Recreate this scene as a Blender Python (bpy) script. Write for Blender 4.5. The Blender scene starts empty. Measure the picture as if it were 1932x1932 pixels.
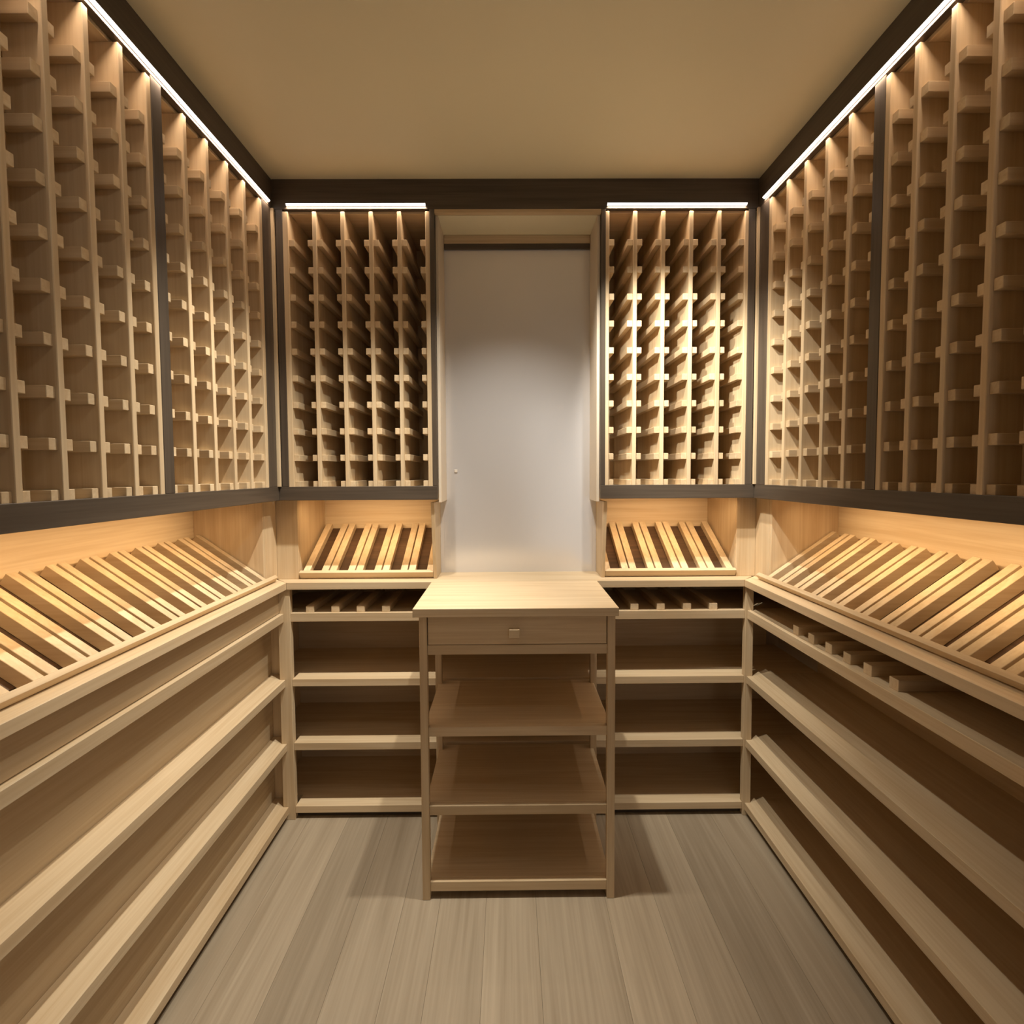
import bpy, bmesh, math, random
from mathutils import Matrix, Vector
random.seed(7)
S = bpy.context.scene
COL = S.collection

# ------------------------------------------------------------------ camera
PITCH, YAW, ROLL, FPX, CAMH = .0468, .0068, .0055, 965.76, 1.32
fw = Vector((math.sin(YAW)*math.cos(PITCH), math.cos(YAW)*math.cos(PITCH), -math.sin(PITCH)))
rt = Vector((math.cos(YAW), -math.sin(YAW), 0))
up = rt.cross(fw)
r2 = rt*math.cos(ROLL) - up*math.sin(ROLL)
u2 = up*math.cos(ROLL) + rt*math.sin(ROLL)
cam = bpy.data.cameras.new('camera')
cam.sensor_width = 36
cam.lens = 36*FPX/1932
cam.shift_y = -(966-936.98)/1932
cam.clip_start = .02
cam_o = bpy.data.objects.new('camera', cam)
COL.objects.link(cam_o)
cam_o.matrix_world = Matrix(((r2.x, u2.x, -fw.x, 0), (r2.y, u2.y, -fw.y, 0), (r2.z, u2.z, -fw.z, CAMH), (0, 0, 0, 1)))
S.camera = cam_o

# ------------------------------------------------------------------ view + world
S.view_settings.view_transform = 'Standard'
S.view_settings.look = 'None'
S.view_settings.gamma = 1
S.view_settings.use_curve_mapping = False
S.view_settings.exposure = 0.10
w = bpy.data.worlds.new('world'); S.world = w; w.use_nodes = True
w.node_tree.nodes['Background'].inputs[0].default_value = (1, .90, .80, 1)
w.node_tree.nodes['Background'].inputs[1].default_value = .65

# ------------------------------------------------------------------ ceiling spots and under-rack lights
def spot(name, loc, target, watts, angle, blend, color, size=.018):
    l = bpy.data.lights.new(name, 'SPOT')
    l.energy = watts; l.spot_size = math.radians(angle); l.spot_blend = blend
    l.color = color; l.shadow_soft_size = size
    o = bpy.data.objects.new(name, l); COL.objects.link(o)
    o.location = loc
    o.rotation_euler = (Vector(target)-Vector(loc)).to_track_quat('-Z', 'Y').to_euler()
    return o
def strip_light(name, loc, size_x, size_y, watts, color, rot, spread=108):
    l = bpy.data.lights.new(name, 'AREA'); l.shape = 'RECTANGLE'
    l.size = size_x; l.size_y = size_y; l.energy = watts; l.color = color; l.spread = math.radians(spread)
    o = bpy.data.objects.new(name, l); COL.objects.link(o)
    o.location = loc; o.rotation_euler = rot
    return o
WARM = (1, .92, .77)
AMBER = (1, .68, .36)
spot('ceiling_spot', (.061, 1.467, 2.35), (-.04, 1.68, 0), 66, 94, 1.0, WARM)
spot('ceiling_spot_racks', (-.343, 1.464, 2.35), (-.88, 1.50, 0), 92, 78, 1.0, WARM)
spot('ceiling_spot_corner', (.42, 1.42, 2.35), (.80, 1.95, 1.30), 72, 64, 1.0, WARM)
spot('ceiling_spot_back', (.13, 1.28, 2.35), (.68, 1.97, 1.55), 88, 44, .85, WARM)
spot('ceiling_spot_entry', (-.05, .60, 2.35), (-.9, 1.2, 1.0), 5, 110, 1.0, WARM, .05)
ROSE = (1, .74, .52)
R_ = math.radians
strip_light('led_light', (-.8392, 1.314, 2.2786), .005, 1.09, 1.35, ROSE, (0, R_(16), 0), 112)
strip_light('led_light', (.9052, 1.306, 2.2786), .005, 1.08, 1.35, ROSE, (0, R_(-16), 0), 112)
strip_light('led_light', (-.542, 1.8852, 2.2786), .50, .005, .62, ROSE, (R_(16), 0, 0), 112)
strip_light('led_light', (.614, 1.8852, 2.2786), .50, .005, .62, ROSE, (R_(16), 0, 0), 112)
strip_light('under_rack_light', (-.885, 1.27, 1.231), .02, 1.00, 1.5, AMBER, (0, R_(42), 0))
strip_light('under_rack_light', (.951, 1.27, 1.231), .02, 1.00, 1.5, AMBER, (0, R_(-42), 0))
strip_light('under_rack_light', (-.54, 1.932, 1.231), .44, .02, .82, AMBER, (R_(42), 0, 0))
strip_light('under_rack_light', (.62, 1.932, 1.231), .44, .02, .82, AMBER, (R_(42), 0, 0))

# ------------------------------------------------------------------ materials
def srgb(r, g, b):
    f = lambda c: ((c/255+.055)/1.055)**2.4 if c > 10 else c/255/12.92
    return (f(r), f(g), f(b), 1)
def base(name, rough=.5):
    m = bpy.data.materials.new(name); m.use_nodes = True
    nt = m.node_tree; b = nt.nodes['Principled BSDF']
    b.inputs['Roughness'].default_value = rough
    b.inputs['Specular IOR Level'].default_value = .35
    return m, nt, b
def wood(name, axis, c_light, c_dark, rough, vary=.10, across=26, along=1.3, fine=150, bump=.06, contrast=(.36, .66)):
    m, nt, b = base(name, rough)
    N, L = nt.nodes, nt.links
    tc = N.new('ShaderNodeTexCoord'); oi = N.new('ShaderNodeObjectInfo')
    mul = N.new('ShaderNodeVectorMath'); mul.operation = 'SCALE'; mul.inputs[0].default_value = (7.3, 11.1, 5.7)
    L.new(oi.outputs['Random'], mul.inputs['Scale'])
    add = N.new('ShaderNodeVectorMath'); L.new(tc.outputs['Object'], add.inputs[0]); L.new(mul.outputs[0], add.inputs[1])
    def grain(lo, hi, detail, dist):
        mp = N.new('ShaderNodeMapping')
        s = [hi, hi, hi]; s['xyz'.index(axis)] = lo
        mp.inputs['Scale'].default_value = s
        L.new(add.outputs[0], mp.inputs['Vector'])
        n = N.new('ShaderNodeTexNoise'); n.inputs['Scale'].default_value = 1
        n.inputs['Detail'].default_value = detail; n.inputs['Distortion'].default_value = dist
        L.new(mp.outputs[0], n.inputs['Vector'])
        return n
    g1 = grain(along, across, 5, 1.2)
    g2 = grain(along*3, fine, 2, .2)
    mx = N.new('ShaderNodeMix'); mx.data_type = 'FLOAT'; mx.inputs[0].default_value = .38
    L.new(g1.outputs['Fac'], mx.inputs[2]); L.new(g2.outputs['Fac'], mx.inputs[3])
    cr = N.new('ShaderNodeValToRGB')
    cr.color_ramp.elements[0].position = contrast[0]; cr.color_ramp.elements[0].color = c_dark
    cr.color_ramp.elements[1].position = contrast[1]; cr.color_ramp.elements[1].color = c_light
    L.new(mx.outputs[0], cr.inputs[0])
    hs = N.new('ShaderNodeHueSaturation')
    mr = N.new('ShaderNodeMapRange'); mr.inputs['To Min'].default_value = 1-vary; mr.inputs['To Max'].default_value = 1+vary
    L.new(oi.outputs['Random'], mr.inputs['Value']); L.new(mr.outputs[0], hs.inputs['Value'])
    L.new(cr.outputs[0], hs.inputs['Color']); L.new(hs.outputs[0], b.inputs['Base Color'])
    bp = N.new('ShaderNodeBump'); bp.inputs['Strength'].default_value = bump; bp.inputs['Distance'].default_value = .002
    L.new(mx.outputs[0], bp.inputs['Height']); L.new(bp.outputs[0], b.inputs['Normal'])
    return m
OAK = {a: wood('oak_'+a, a, srgb(219, 199, 168), srgb(202, 177, 142), .5) for a in 'xyz'}
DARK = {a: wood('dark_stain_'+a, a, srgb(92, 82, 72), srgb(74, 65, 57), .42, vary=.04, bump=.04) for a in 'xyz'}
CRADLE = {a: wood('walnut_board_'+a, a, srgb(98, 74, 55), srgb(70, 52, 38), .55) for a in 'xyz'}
FLOORW = wood('floor_oak', 'y', srgb(182, 168, 148), srgb(152, 138, 118), .45, vary=.16, across=16, along=.9, fine=120, bump=.12, contrast=(.3, .7))
def paint(name, col, rough=.8, mottle=.03):
    m, nt, b = base(name, rough); N, L = nt.nodes, nt.links
    tc = N.new('ShaderNodeTexCoord'); n = N.new('ShaderNodeTexNoise'); n.inputs['Scale'].default_value = 2.2; n.inputs['Detail'].default_value = 2
    L.new(tc.outputs['Object'], n.inputs['Vector'])
    mr = N.new('ShaderNodeMapRange'); mr.inputs['To Min'].default_value = 1-mottle; mr.inputs['To Max'].default_value = 1+mottle
    L.new(n.outputs['Fac'], mr.inputs['Value'])
    hs = N.new('ShaderNodeHueSaturation'); hs.inputs['Color'].default_value = col
    L.new(mr.outputs[0], hs.inputs['Value']); L.new(hs.outputs[0], b.inputs['Base Color'])
    n2 = N.new('ShaderNodeTexNoise'); n2.inputs['Scale'].default_value = 240; L.new(tc.outputs['Object'], n2.inputs['Vector'])
    bp = N.new('ShaderNodeBump'); bp.inputs['Strength'].default_value = .03; bp.inputs['Distance'].default_value = .001
    L.new(n2.outputs['Fac'], bp.inputs['Height']); L.new(bp.outputs[0], b.inputs['Normal'])
    return m
CEIL = paint('ceiling_paint', srgb(230, 222, 196), .55)
WALLP = paint('wall_paint', srgb(205, 192, 178))
NICHE = paint('niche_lacquer', srgb(220, 221, 228), .45, .015)
nt = NICHE.node_tree; gl = nt.nodes.new('ShaderNodeBsdfGlossy'); gl.inputs['Roughness'].default_value = .20; gl.inputs['Color'].default_value = (.85, .84, .83, 1)
mxs = nt.nodes.new('ShaderNodeMixShader'); mxs.inputs[0].default_value = .34
nt.links.new(nt.nodes['Principled BSDF'].outputs[0], mxs.inputs[1]); nt.links.new(gl.outputs[0], mxs.inputs[2])
nt.links.new(mxs.outputs[0], nt.nodes['Material Output'].inputs[0])
SUB = paint('subfloor', srgb(60, 50, 42))
REVEAL = paint('reveal_paint', srgb(218, 205, 188), .6)
PLATE = paint('plate_plastic', srgb(225, 218, 210), .4, .0)
m, nt, b = base('led_diffuser', .4)
b.inputs['Base Color'].default_value = (.9, .88, .85, 1)
b.inputs['Emission Color'].default_value = (1, .86, .76, 1)
b.inputs['Emission Strength'].default_value = 6
LED = m
m, nt, b = base('led_channel', .35); b.inputs['Base Color'].default_value = srgb(70, 62, 54); b.inputs['Metallic'].default_value = .6
CHANNEL = m

# ------------------------------------------------------------------ helpers
CACHE = {}
def box_mesh(dx, dy, dz, mat, bev):
    key = (round(dx, 4), round(dy, 4), round(dz, 4), mat.name, bev)
    if key in CACHE: return CACHE[key]
    bm = bmesh.new(); bmesh.ops.create_cube(bm, size=1)
    for v in bm.verts: v.co = Vector((v.co.x*dx, v.co.y*dy, v.co.z*dz))
    if bev: bmesh.ops.bevel(bm, geom=bm.edges[:], offset=min(bev, min(dx, dy, dz)*.3), segments=1, affect='EDGES', profile=.5)
    me = bpy.data.meshes.new('piece'); bm.to_mesh(me); bm.free()
    me.materials.append(mat); CACHE[key] = me
    return me
def pick(mat, dx, dy, dz):
    if isinstance(mat, dict):
        return mat['xyz'[max(range(3), key=lambda i: (dx, dy, dz)[i])]]
    return mat
def put(name, me, center, parent=None):
    o = bpy.data.objects.new(name, me); COL.objects.link(o)
    if parent is not None:
        o.parent = parent; base_loc = Vector(parent.location); p = parent
        while p.parent is not None:
            p = p.parent; base_loc = base_loc + Vector(p.location)
        o.location = Vector(center)-base_loc
    else:
        o.location = center
    return o
def box(name, x0, x1, y0, y1, z0, z1, mat, parent=None, bev=.0012):
    if x1 < x0: x0, x1 = x1, x0
    if y1 < y0: y0, y1 = y1, y0
    dx, dy, dz = x1-x0, y1-y0, z1-z0
    return put(name, box_mesh(dx, dy, dz, pick(mat, dx, dy, dz), bev), ((x0+x1)/2, (y0+y1)/2, (z0+z1)/2), parent)
def thing(name, label, cat, loc, group=None):
    o = bpy.data.objects.new(name, None); COL.objects.link(o)
    o.location = loc; o.empty_display_size = .1
    o['label'] = label; o['category'] = cat
    if group: o['group'] = group
    return o
def struct(o):
    o['kind'] = 'structure'; return o
def tag(o, label, cat, group=None):
    o['label'] = label; o['category'] = cat
    if group: o['group'] = group
    return o

def prism(name, pts2, axis, a0, a1, mat, parent, bev=.0008):
    """pts2 polygon in (other horizontal, z), extruded along axis ('x' or 'y')"""
    cx = sum(p[0] for p in pts2)/len(pts2); cz = sum(p[1] for p in pts2)/len(pts2); ca = (a0+a1)/2
    bm = bmesh.new(); rows = []
    for a in (a0-ca, a1-ca):
        rows.append([bm.verts.new((a, p[0]-cx, p[1]-cz) if axis == 'x' else (p[0]-cx, a, p[1]-cz)) for p in pts2])
    n = len(pts2)
    bm.faces.new(rows[0]); bm.faces.new(rows[1][::-1])
    for i in range(n):
        bm.faces.new((rows[0][i], rows[0][(i+1) % n], rows[1][(i+1) % n], rows[1][i]))
    bmesh.ops.recalc_face_normals(bm, faces=bm.faces[:])
    if bev: bmesh.ops.bevel(bm, geom=bm.edges[:], offset=bev, segments=1, affect='EDGES', profile=.5)
    me = bpy.data.meshes.new('piece'); bm.to_mesh(me); bm.free(); me.materials.append(mat)
    return put(name, me, (ca, cx, cz) if axis == 'x' else (cx, ca, cz), parent)

# main planes, measured
XL, XR, YB = -.844, .910, 1.890          # fronts of the upper racks
ZC, ZCU = .915, .889                      # worktop top / underside
ZR0, ZR1 = 1.2218, 1.2725                 # dark rail under the racks
ZT = 2.262                                # top of rack openings
ZF, ZCE = 2.269, 2.375                    # fascia bottom, ceiling
YN = .745                                 # near end of the side cabinetry
XLB, XRB, YBB = -1.140, 1.195, 2.250      # backs of the carcasses
# run mapping: u along the wall, d into the wall
def W(run, u0, u1, d0, d1):
    if run == 'B': return (u0, u1, YB+d0, YB+d1)
    if run == 'L': return (XL-d1, XL-d0, u0, u1)
    return (XR+d0, XR+d1, u0, u1)
def rbox(name, run, u0, u1, d0, d1, z0, z1, mat, parent=None, bev=.0012):
    return box(name, *W(run, u0, u1, d0, d1), z0, z1, mat, parent, bev)

# ------------------------------------------------------------------ room shell
fl = struct(box('floor', -1.24, 1.30, -1.25, 2.36, -.06, -.012, SUB, None, 0))
seams = [-1.24, -1.06, -.90, -.77, -.62, -.47, -.329, -.218, -.076, .077, .292, .445, .60, .77, .93, 1.11, 1.30]
for i in range(len(seams)-1):
    cut = random.uniform(-.6, .7)
    g = .0003
    box('plank', seams[i]+g, seams[i+1]-g, -1.25, cut-g, -.012, 0, FLOORW, fl, 0)
    box('plank', seams[i]+g, seams[i+1]-g, cut+g, 2.36, -.012, 0, FLOORW, fl, 0)
struct(box('ceiling', -1.24, 1.30, -1.25, 2.36, ZCE, ZCE+.05, CEIL, None, 0))
struct(box('wall_left', -1.24, -1.17, -1.25, 2.36, 0, ZCE, WALLP, None, 0))
struct(box('wall_right', 1.225, 1.30, -1.25, 2.36, 0, ZCE, WALLP, None, 0))
struct(box('wall_back', -1.17, 1.225, 2.285, 2.36, 0, ZCE, WALLP, None, 0))
# wall behind the viewer with an open doorway to its right
bm = bmesh.new()
for x0, x1, z0, z1 in ((-1.17, .20, 0, ZCE), (1.05, 1.225, 0, ZCE), (.20, 1.05, 2.06, ZCE)):
    r = bmesh.ops.create_cube(bm, size=1)
    for v in r['verts']: v.co = Vector(((x0+x1)/2+v.co.x*(x1-x0), -1.215+v.co.y*.07, (z0+z1)/2+v.co.z*(z1-z0)))
me = bpy.data.meshes.new('wall_front'); bm.to_mesh(me); bm.free(); me.materials.append(WALLP)
struct(put('wall_front', me, (0, 0, 0)))

# dark fascia under the ceiling
struct(box('trim_1', XL-.02, XL, YN, YB+.02, ZF, ZCE, DARK))
struct(box('trim_2', XL, XR, YB, YB+.02, ZF, ZCE, DARK))
struct(box('trim_3', XR, XR+.02, YN, YB+.02, ZF, ZCE, DARK))
# dark rails below the racks
struct(box('trim_4', XL-.02, XL, YN, YB+.02, ZR0, ZR1, DARK))
struct(box('trim_5', XL, -.262, YB, YB+.02, ZR0, ZR1, DARK))
struct(box('trim_6', .341, XR, YB, YB+.02, ZR0, ZR1, DARK))
struct(box('trim_7', XR, XR+.02, YN, YB+.02, ZR0, ZR1, DARK))
# pale corner strips between the dark stiles
struct(box('trim_8', XL-.022, XL+.010, 1.8785, 1.8893, ZR1, ZF, OAK))
struct(box('trim_9', XR-.008, XR+.022, 1.8785, 1.8893, ZR1, ZF, OAK))

# ------------------------------------------------------------------ upper wine racks
ROW0, PITCHZ, NROW = 1.2811, .0969, 10
def wine_rack(run, label, stiles, panels, dividers, depth, face):
    """stiles: dark (u0,u1) pairs; panels: end panels (u0,u1); dividers: centres; depth: carcass depth; face: depth of dividers"""
    u0, u1 = min(a for a, _ in stiles+panels), max(b_ for _, b_ in stiles+panels)
    x0, x1, y0, y1 = W(run, u0, u1, 0, depth)
    t = thing('wine_rack', label, 'wine rack', ((x0+x1)/2, (y0+y1)/2, ZR0), 'upper bottle racks')
    for a, b_ in stiles: rbox('stile', run, a, b_, 0, .02, ZR1, ZF, DARK, t)
    for a, b_ in panels: rbox('end_panel', run, a, b_, .0205 if any(p <= a+1e-4 and q >= b_-1e-4 for p, q in stiles) else .001, depth-.012, ZR1-.004, ZT, OAK, t)
    pu0, pu1 = min(a for a, _ in panels), max(b_ for _, b_ in panels)
    rbox('top_panel', run, pu0, pu1, .021, depth-.012, ZT, ZT+.018, OAK, t)
    rbox('bottom_panel', run, pu0, pu1, .021, depth-.012, ZR1-.034, ZR1-.004, OAK, t)
    rbox('back_panel', run, pu0, pu1, depth-.012, depth, ZR1-.034, ZT+.018, OAK, t)
    th = .0072
    for c in dividers: rbox('divider', run, c-th, c+th, .001, face, ZR1-.004, ZT, OAK, t)
    edges = [panels[0][1]] + [e for c in dividers for e in (c-th, c+th)] + [panels[1][0]]
    rw, rh = .0195, .0225
    for i in range(0, len(edges), 2):
        a, b_ = edges[i], edges[i+1]
        for k in range(NROW):
            z = ROW0+PITCHZ*k
            rbox('bottle_rail', run, a, a+rw, .007, face-.004, z-rh/2, z+rh/2, OAK, t, .0008)
            rbox('bottle_rail', run, b_-rw, b_, .007, face-.004, z-rh/2, z+rh/2, OAK, t, .0008)
    return t
wine_rack('B', 'upper bottle rack on back wall left of the pale niche', [(-.833, -.808), (-.279, -.262)], [(-.808, -.7885), (-.295, -.279)],
          [-.796+.1017*i for i in range(1, 5)], .345, .325)
wine_rack('B', 'brightly lit upper bottle rack on back wall right of the niche', [(.341, .357), (.876, .901)], [(.357, .370), (.8625, .876)],
          [.3625+.1017*i for i in range(1, 5)], .345, .325)
far_s, far_p = [(1.266, 1.303), (1.815, 1.877)], [(1.289, 1.303), (1.797, 1.815)]
far_d = [1.394, 1.494, 1.598, 1.699]
near_s, near_p = [(YN, .785)], [(.785, .80), (1.250, 1.266)]
near_d = [1.172, 1.078, .984, .890]
near_d.sort()
for run, side in (('L', 'left'), ('R', 'right')):
    wine_rack(run, f'upper bottle rack on {side} wall, the far one next to the back corner', far_s, far_p, far_d, .29, .076)
    wine_rack(run, f'upper bottle rack on {side} wall, the near one cut by the photo edge', near_s, near_p, near_d, .29, .076)

# ------------------------------------------------------------------ visible light strips under the fascia
def led(run, u0, u1, label):
    x0, x1, y0, y1 = W(run, u0, u1, -.010, 0)
    t = thing('light_strip', label, 'light strip', ((x0+x1)/2, (y0+y1)/2, 2.272), 'white light strips under the fascia')
    ax = 'x' if run == 'B' else 'y'
    P = lambda pts: [((YB+d) if run == 'B' else (XL-d if run == 'L' else XR+d), z) for d, z in pts]
    prism('channel', P([(-.0085, 2.2878), (-.0005, 2.2878), (-.0005, 2.2800), (-.0010, 2.2809), (-.0076, 2.2860), (-.0085, 2.2858)]), ax, u0, u1, CHANNEL, t, 0)
    prism('diffuser', P([(-.0075, 2.2857), (-.0008, 2.2806), (-.0011, 2.2794), (-.0076, 2.2844)]), ax, u0+.001, u1-.001, LED, t, 0)
led('L', YN+.02, 1.863, 'long white light strip above left wall racks')
led('R', YN+.02, 1.848, 'long white light strip above right wall racks')
led('B', -.792, -.292, 'short white light strip above back rack left of niche')
led('B', .361, .867, 'short white light strip above back rack right of niche')

# ------------------------------------------------------------------ niche
struct(box('wall_niche', -.262, .341, 2.075, 2.10, ZC, 2.255, NICHE, None, 0))
struct(box('trim_10', -.262, .341, YB+.0205, 2.0985, 2.2555, 2.269, CEIL, None, 0))
struct(box('trim_11', -.249, .328, 2.062, 2.0745, 2.224, 2.2550, OAK))
struct(box('gap_shadow_strip', -.249, .328, 2.066, 2.0745, 2.202, 2.2235, DARK))  # dark strip drawn in place of the shadow line under the top board
struct(box('trim_16', -.2768, -.2622, 2.0752, 2.10, ZC, 1.2095, NICHE, None, 0))
struct(box('trim_17', .3412, .3558, 2.0752, 2.10, ZC, 1.2095, NICHE, None, 0))
struct(box('trim_13', -.262, .341, YB, YB+.02, 2.256, ZF, OAK))
# outer cheeks of the back racks towards the niche
struct(box('trim_14', -.2615, -.250, YB+.0205, 2.0745, 1.21, 2.2553, REVEAL))
struct(box('trim_15', .329, .3405, YB+.0205, 2.0745, 1.21, 2.2553, REVEAL))
tag(box('switch_plate', -.218, -.206, 2.071, 2.0749, 1.322, 1.334, PLATE, None, .001), 'tiny pale square plate on the niche wall', 'wall plate')

# ------------------------------------------------------------------ display alcoves between worktop and racks
ZA = ZR1-.034
def panel(name, label, *a): return tag(box(name, *a), label, 'panel')
panel('backing_panel', 'oak panel behind the left wall display tray', XLB-.012, XLB, YN, 1.867, ZC, ZA, OAK['y'])
panel('backing_panel', 'oak panel behind the right wall display tray', XRB, XRB+.012, YN, 1.855, ZC, ZA, OAK['y'])
panel('backing_panel', 'oak panel behind the small tray left of the niche', -.822, -.262, YBB, YBB+.012, ZC, ZA, OAK['x'])
panel('backing_panel', 'oak panel behind the small tray right of the niche', .341, .893, YBB, YBB+.012, ZC, ZA, OAK['x'])
panel('side_panel', 'upright oak panel closing the far end of left wall display', XLB, -.890, 1.852, 1.867, ZC, ZA, OAK['z'])
panel('side_panel', 'upright oak panel closing the far end of right wall display', .952, XRB, 1.840, 1.855, ZC, ZA, OAK['z'])
panel('side_panel', 'upright oak side panel left of the small left tray', -.822, -.807, 1.972, YBB, ZC, ZA, OAK['z'])
panel('side_panel', 'upright oak side panel right of the small right tray', .878, .893, 1.972, YBB, ZC, ZA, OAK['z'])
for sx, side in ((-1, 'left'), (1, 'right')):
    t = thing('corner_post', f'oak corner filler between the display trays in {side} back corner', 'panel', (-.87 if sx < 0 else .93, 1.95, ZC))
    if sx < 0:
        box('board', -.905, -.890, 1.8675, 1.972, ZC, ZR0, OAK['z'], t); box('board', -.8895, -.807, 1.957, 1.9715, ZC, ZR0, OAK['z'], t)
    else:
        box('board', .952, .967, 1.8555, 1.972, ZC, ZR0, OAK['z'], t); box('board', .878, .9515, 1.957, 1.9715, ZC, ZR0, OAK['z'], t)
CHK = [(1.953, ZC), (1.945, .96), (1.905, 1.21), (2.074, 1.21), (2.074, ZC)]
tag(prism('cheek_board', CHK, 'x', -.290, -.277, OAK['z'], None), 'raked oak cheek board between small left tray and niche', 'panel')
tag(prism('cheek_board', CHK, 'x', .356, .369, OAK['z'], None), 'raked oak cheek board between small right tray and niche', 'panel')

# slanted display trays: slats in pairs with open channels
def tray(run, u0, u1, lip_u1, n, pitch, start, d0, d1, z0, lip_n, gap, height, label):
    z1 = 1.105
    a = math.atan2(z1-z0, d1-d0); ln = math.hypot(z1-z0, d1-d0)
    x0, x1, y0, y1 = W(run, u0, u1, d0, d1)
    t = thing('display_tray', label, 'display rack', ((x0+x1)/2, (y0+y1)/2, ZC), 'slanted bottle display trays')
    axis = 'x' if run == 'B' else 'y'
    def sec(s0, s1, n0, n1):
        out = []
        for s, nn in ((s0, n0), (s1, n0), (s1, n1), (s0, n1)):
            d = d0+s*math.cos(a)-nn*math.sin(a); z = z0+s*math.sin(a)+nn*math.cos(a)
            out.append(((YB+d) if run == 'B' else (XL-d if run == 'L' else XR+d), z))
        return out
    prism('front_lip', sec(-.015, 0, lip_n, .003), axis, u0, lip_u1, OAK['x'] if run == 'B' else OAK['y'], t)
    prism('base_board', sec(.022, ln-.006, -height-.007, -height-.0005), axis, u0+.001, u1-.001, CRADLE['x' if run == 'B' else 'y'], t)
    sl_mat = OAK['y'] if run == 'B' else OAK['x']
    sp = sec(.0008, ln-.004, -height, 0)
    ch = .0222
    for i in range(n):
        c = start+pitch*(i+.5)
        lo, hi = max(u0+.001, c-pitch/2+gap), min(u1-.001, c+pitch/2-gap)
        prism('slat', sp, axis, lo, c-ch, sl_mat, t); prism('slat', sp, axis, c+ch, hi, sl_mat, t)
    return t
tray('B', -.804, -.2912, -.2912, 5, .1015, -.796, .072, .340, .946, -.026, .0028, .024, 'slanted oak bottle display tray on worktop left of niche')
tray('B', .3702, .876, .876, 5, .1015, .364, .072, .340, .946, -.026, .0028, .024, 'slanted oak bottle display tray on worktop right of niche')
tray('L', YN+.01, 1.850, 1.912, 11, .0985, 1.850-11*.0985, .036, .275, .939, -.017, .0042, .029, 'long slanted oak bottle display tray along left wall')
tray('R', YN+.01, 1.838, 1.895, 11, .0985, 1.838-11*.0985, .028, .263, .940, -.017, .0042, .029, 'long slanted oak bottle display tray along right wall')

# ------------------------------------------------------------------ worktop
t = thing('worktop', 'pale oak worktop running around all three walls', 'worktop', (.03, 2.0, ZCU))
def poly_top(name, pts, parent, mat, ZCU=ZCU, ZC=ZC):
    cx = sum(p[0] for p in pts)/len(pts); cy = sum(p[1] for p in pts)/len(pts); cz = (ZC+ZCU)/2; h = (ZC-ZCU)/2
    bm = bmesh.new()
    lo = [bm.verts.new((p[0]-cx, p[1]-cy, -h)) for p in pts]; hi = [bm.verts.new((p[0]-cx, p[1]-cy, h)) for p in pts]
    n = len(pts); bm.faces.new(lo[::-1]); bm.faces.new(hi)
    for i in range(n): bm.faces.new((lo[i], lo[(i+1) % n], hi[(i+1) % n], hi[i]))
    bmesh.ops.recalc_face_normals(bm, faces=bm.faces[:])
    bmesh.ops.bevel(bm, geom=bm.edges[:], offset=.0008, segments=1, affect='EDGES', profile=.5)
    me = bpy.data.meshes.new('piece'); bm.to_mesh(me); bm.free(); me.materials.append(mat)
    return put(name, me, (cx, cy, cz), parent)
CF, CL_, CR_ = 1.893, -.829, .882
poly_top('board', [(CL_, YN), (CL_, CF), (XLB, 2.20), (XLB, YN)], t, OAK['y'])
poly_top('board', [(CL_+.0006, CF), (CR_-.0006, CF), (1.16, 2.20), (1.16, YBB), (-1.11, YBB), (-1.11, 2.20)], t, OAK['x'])
poly_top('board', [(CR_, CF), (CR_, YN), (XRB, YN), (XRB, 2.20)], t, OAK['y'])

# ------------------------------------------------------------------ base shelving
SH = [(.765, .797), (.517, .545), (.270, .298), (.024, .051)]
def base_unit(label, loc): return thing('base_shelving', label, 'shelving', loc, 'open base shelving')
FL_, FR_, FB_ = -.845, .898, 1.905
XBL = -.922                                # the left shelves are shallow
# left
t = base_unit('open oak base shelving under left worktop', (-1.0, 1.3, 0))
for z0, z1 in SH: poly_top('shelf', [(XBL, YN+.0155), (FL_, YN+.0155), (FL_, 1.90), (-.8665, 1.90), (-.8665, 1.955), (XBL, 1.955)], t, OAK['y'], z0, z1)
box('back_panel', XBL-.012, XBL, YN, 1.968, .02, ZCU, OAK['y'], t)
box('apron_panel', -.872, -.862, YN+.0155, 1.90, .798, ZCU, OAK['y'], t)
box('end_panel', XBL, FL_, YN, YN+.015, .0, ZCU, OAK['z'], t)
box('toe_kick', FL_-.035, FL_-.02, YN+.015, 1.90, 0, .024, DARK['y'], t)
box('side_panel', XBL, -.8665, 1.956, 1.968, .02, ZCU, OAK['z'], t)
box('post', -.866, -.821, 1.9005, 1.925, 0, ZCU, OAK['z'], t)
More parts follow.
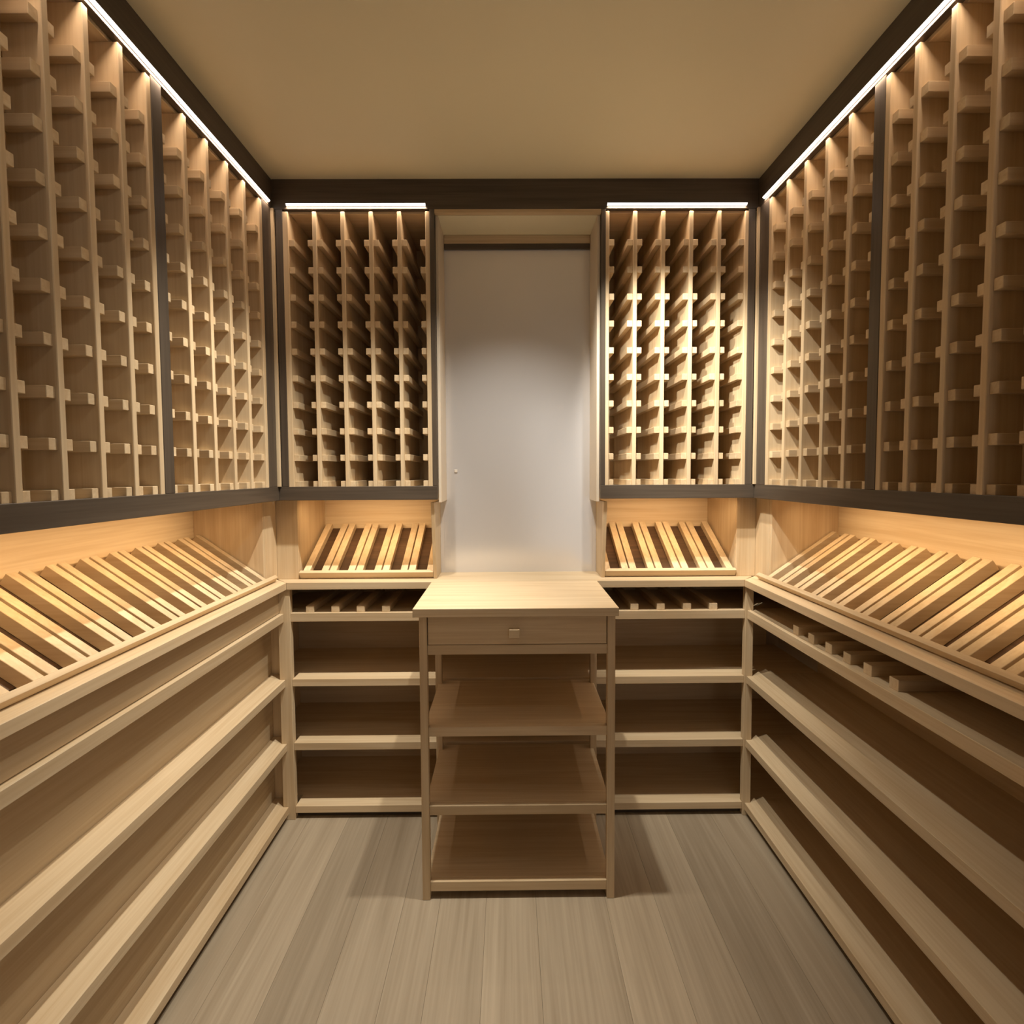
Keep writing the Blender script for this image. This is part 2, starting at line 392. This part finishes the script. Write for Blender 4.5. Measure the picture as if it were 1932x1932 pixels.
# right
t = base_unit('open oak base shelving under right worktop, in shade', (1.05, 1.3, 0))
for z0, z1 in SH: poly_top('shelf', [(XRB, YN+.0155), (FR_, YN+.0155), (FR_, 1.90), (.9215, 1.90), (.9215, 1.925), (XRB, 1.925)], t, OAK['y'], z0, z1)
box('back_panel', XRB, XRB+.012, YN, 1.945, .02, ZCU, OAK['y'], t)
box('end_panel', FR_, XRB, YN, YN+.015, .0, ZCU, OAK['z'], t)
box('toe_kick', FR_+.02, FR_+.035, YN+.015, 1.90, 0, .024, DARK['y'], t)
box('post', .891, .921, 1.9005, 1.925, 0, ZCU, OAK['z'], t)
for y in (1.613, 1.53, 1.445, 1.365, 1.285, 1.195): box('cleat', .918, 1.18, y-.015, y+.015, .797, .825, OAK['x'], t)
# back
t = base_unit('open oak base shelving along back wall behind the table', (.03, 2.1, 0))
for z0, z1 in SH: poly_top('shelf', [(-.8205, FB_), (.8905, FB_), (.8905, 1.9257), (1.185, 1.9257), (1.185, YBB), (-.935, YBB), (-.935, 1.975), (-.8205, 1.975)], t, OAK['x'], z0, z1)
box('end_panel', -.950, -.9355, 1.975, YBB, .02, ZCU, OAK['z'], t)
box('back_panel', -.950, 1.15, YBB, YBB+.012, .02, ZCU, OAK['x'], t)
box('toe_kick', -.820, .890, FB_+.02, FB_+.035, 0, .024, DARK['x'], t)
for x in (-.752+.0955*0, -.752+.0955, -.752+.0955*2, -.752+.0955*3): box('cleat', x-.015, x+.015, 1.914, 2.24, .797, .821, OAK['y'], t)
for x in (.475, .575, .675, .775): box('cleat', x-.015, x+.015, 1.914, 2.24, .797, .821, OAK['y'], t)

# ------------------------------------------------------------------ centre table
t = thing('serving_table', 'tall oak table with one drawer and three open shelves before the niche', 'table', (.024, 1.7, 0))
box('table_top', -.289, .329, 1.512, CF-.0006, ZCU, ZC, OAK['x'], t)
for x0, x1 in ((-.2725, -.249), (.2975, .321)):
    box('leg', x0, x1, 1.525, 1.549, 0, ZCU, OAK['z'], t)
    box('leg', x0, x1, 1.850, 1.874, 0, ZCU, OAK['z'], t)
    box('side_rail', x0+.004, x1-.004, 1.549, 1.850, .769, ZCU, OAK['y'], t)
box('apron', -.249, .2975, 1.530, 1.548, .769, .7985, OAK['x'], t)
box('back_rail', -.249, .2975, 1.852, 1.870, .769, ZCU, OAK['x'], t)
dr = box('drawer_front', -.2465, .295, 1.529, 1.547, .8005, .886, OAK['x'], t)
box('knob', -.001, .031, 1.512, 1.529, .824, .850, OAK['x'], dr)
for z0, z1 in ((.515, .544), (.267, .297), (.024, .055)): box('shelf', -.262, .3105, 1.549, 1.885, z0, z1, OAK['x'], t); box('shelf_edge', -.249, .2975, 1.530, 1.549, z0, z1, OAK['x'], t)
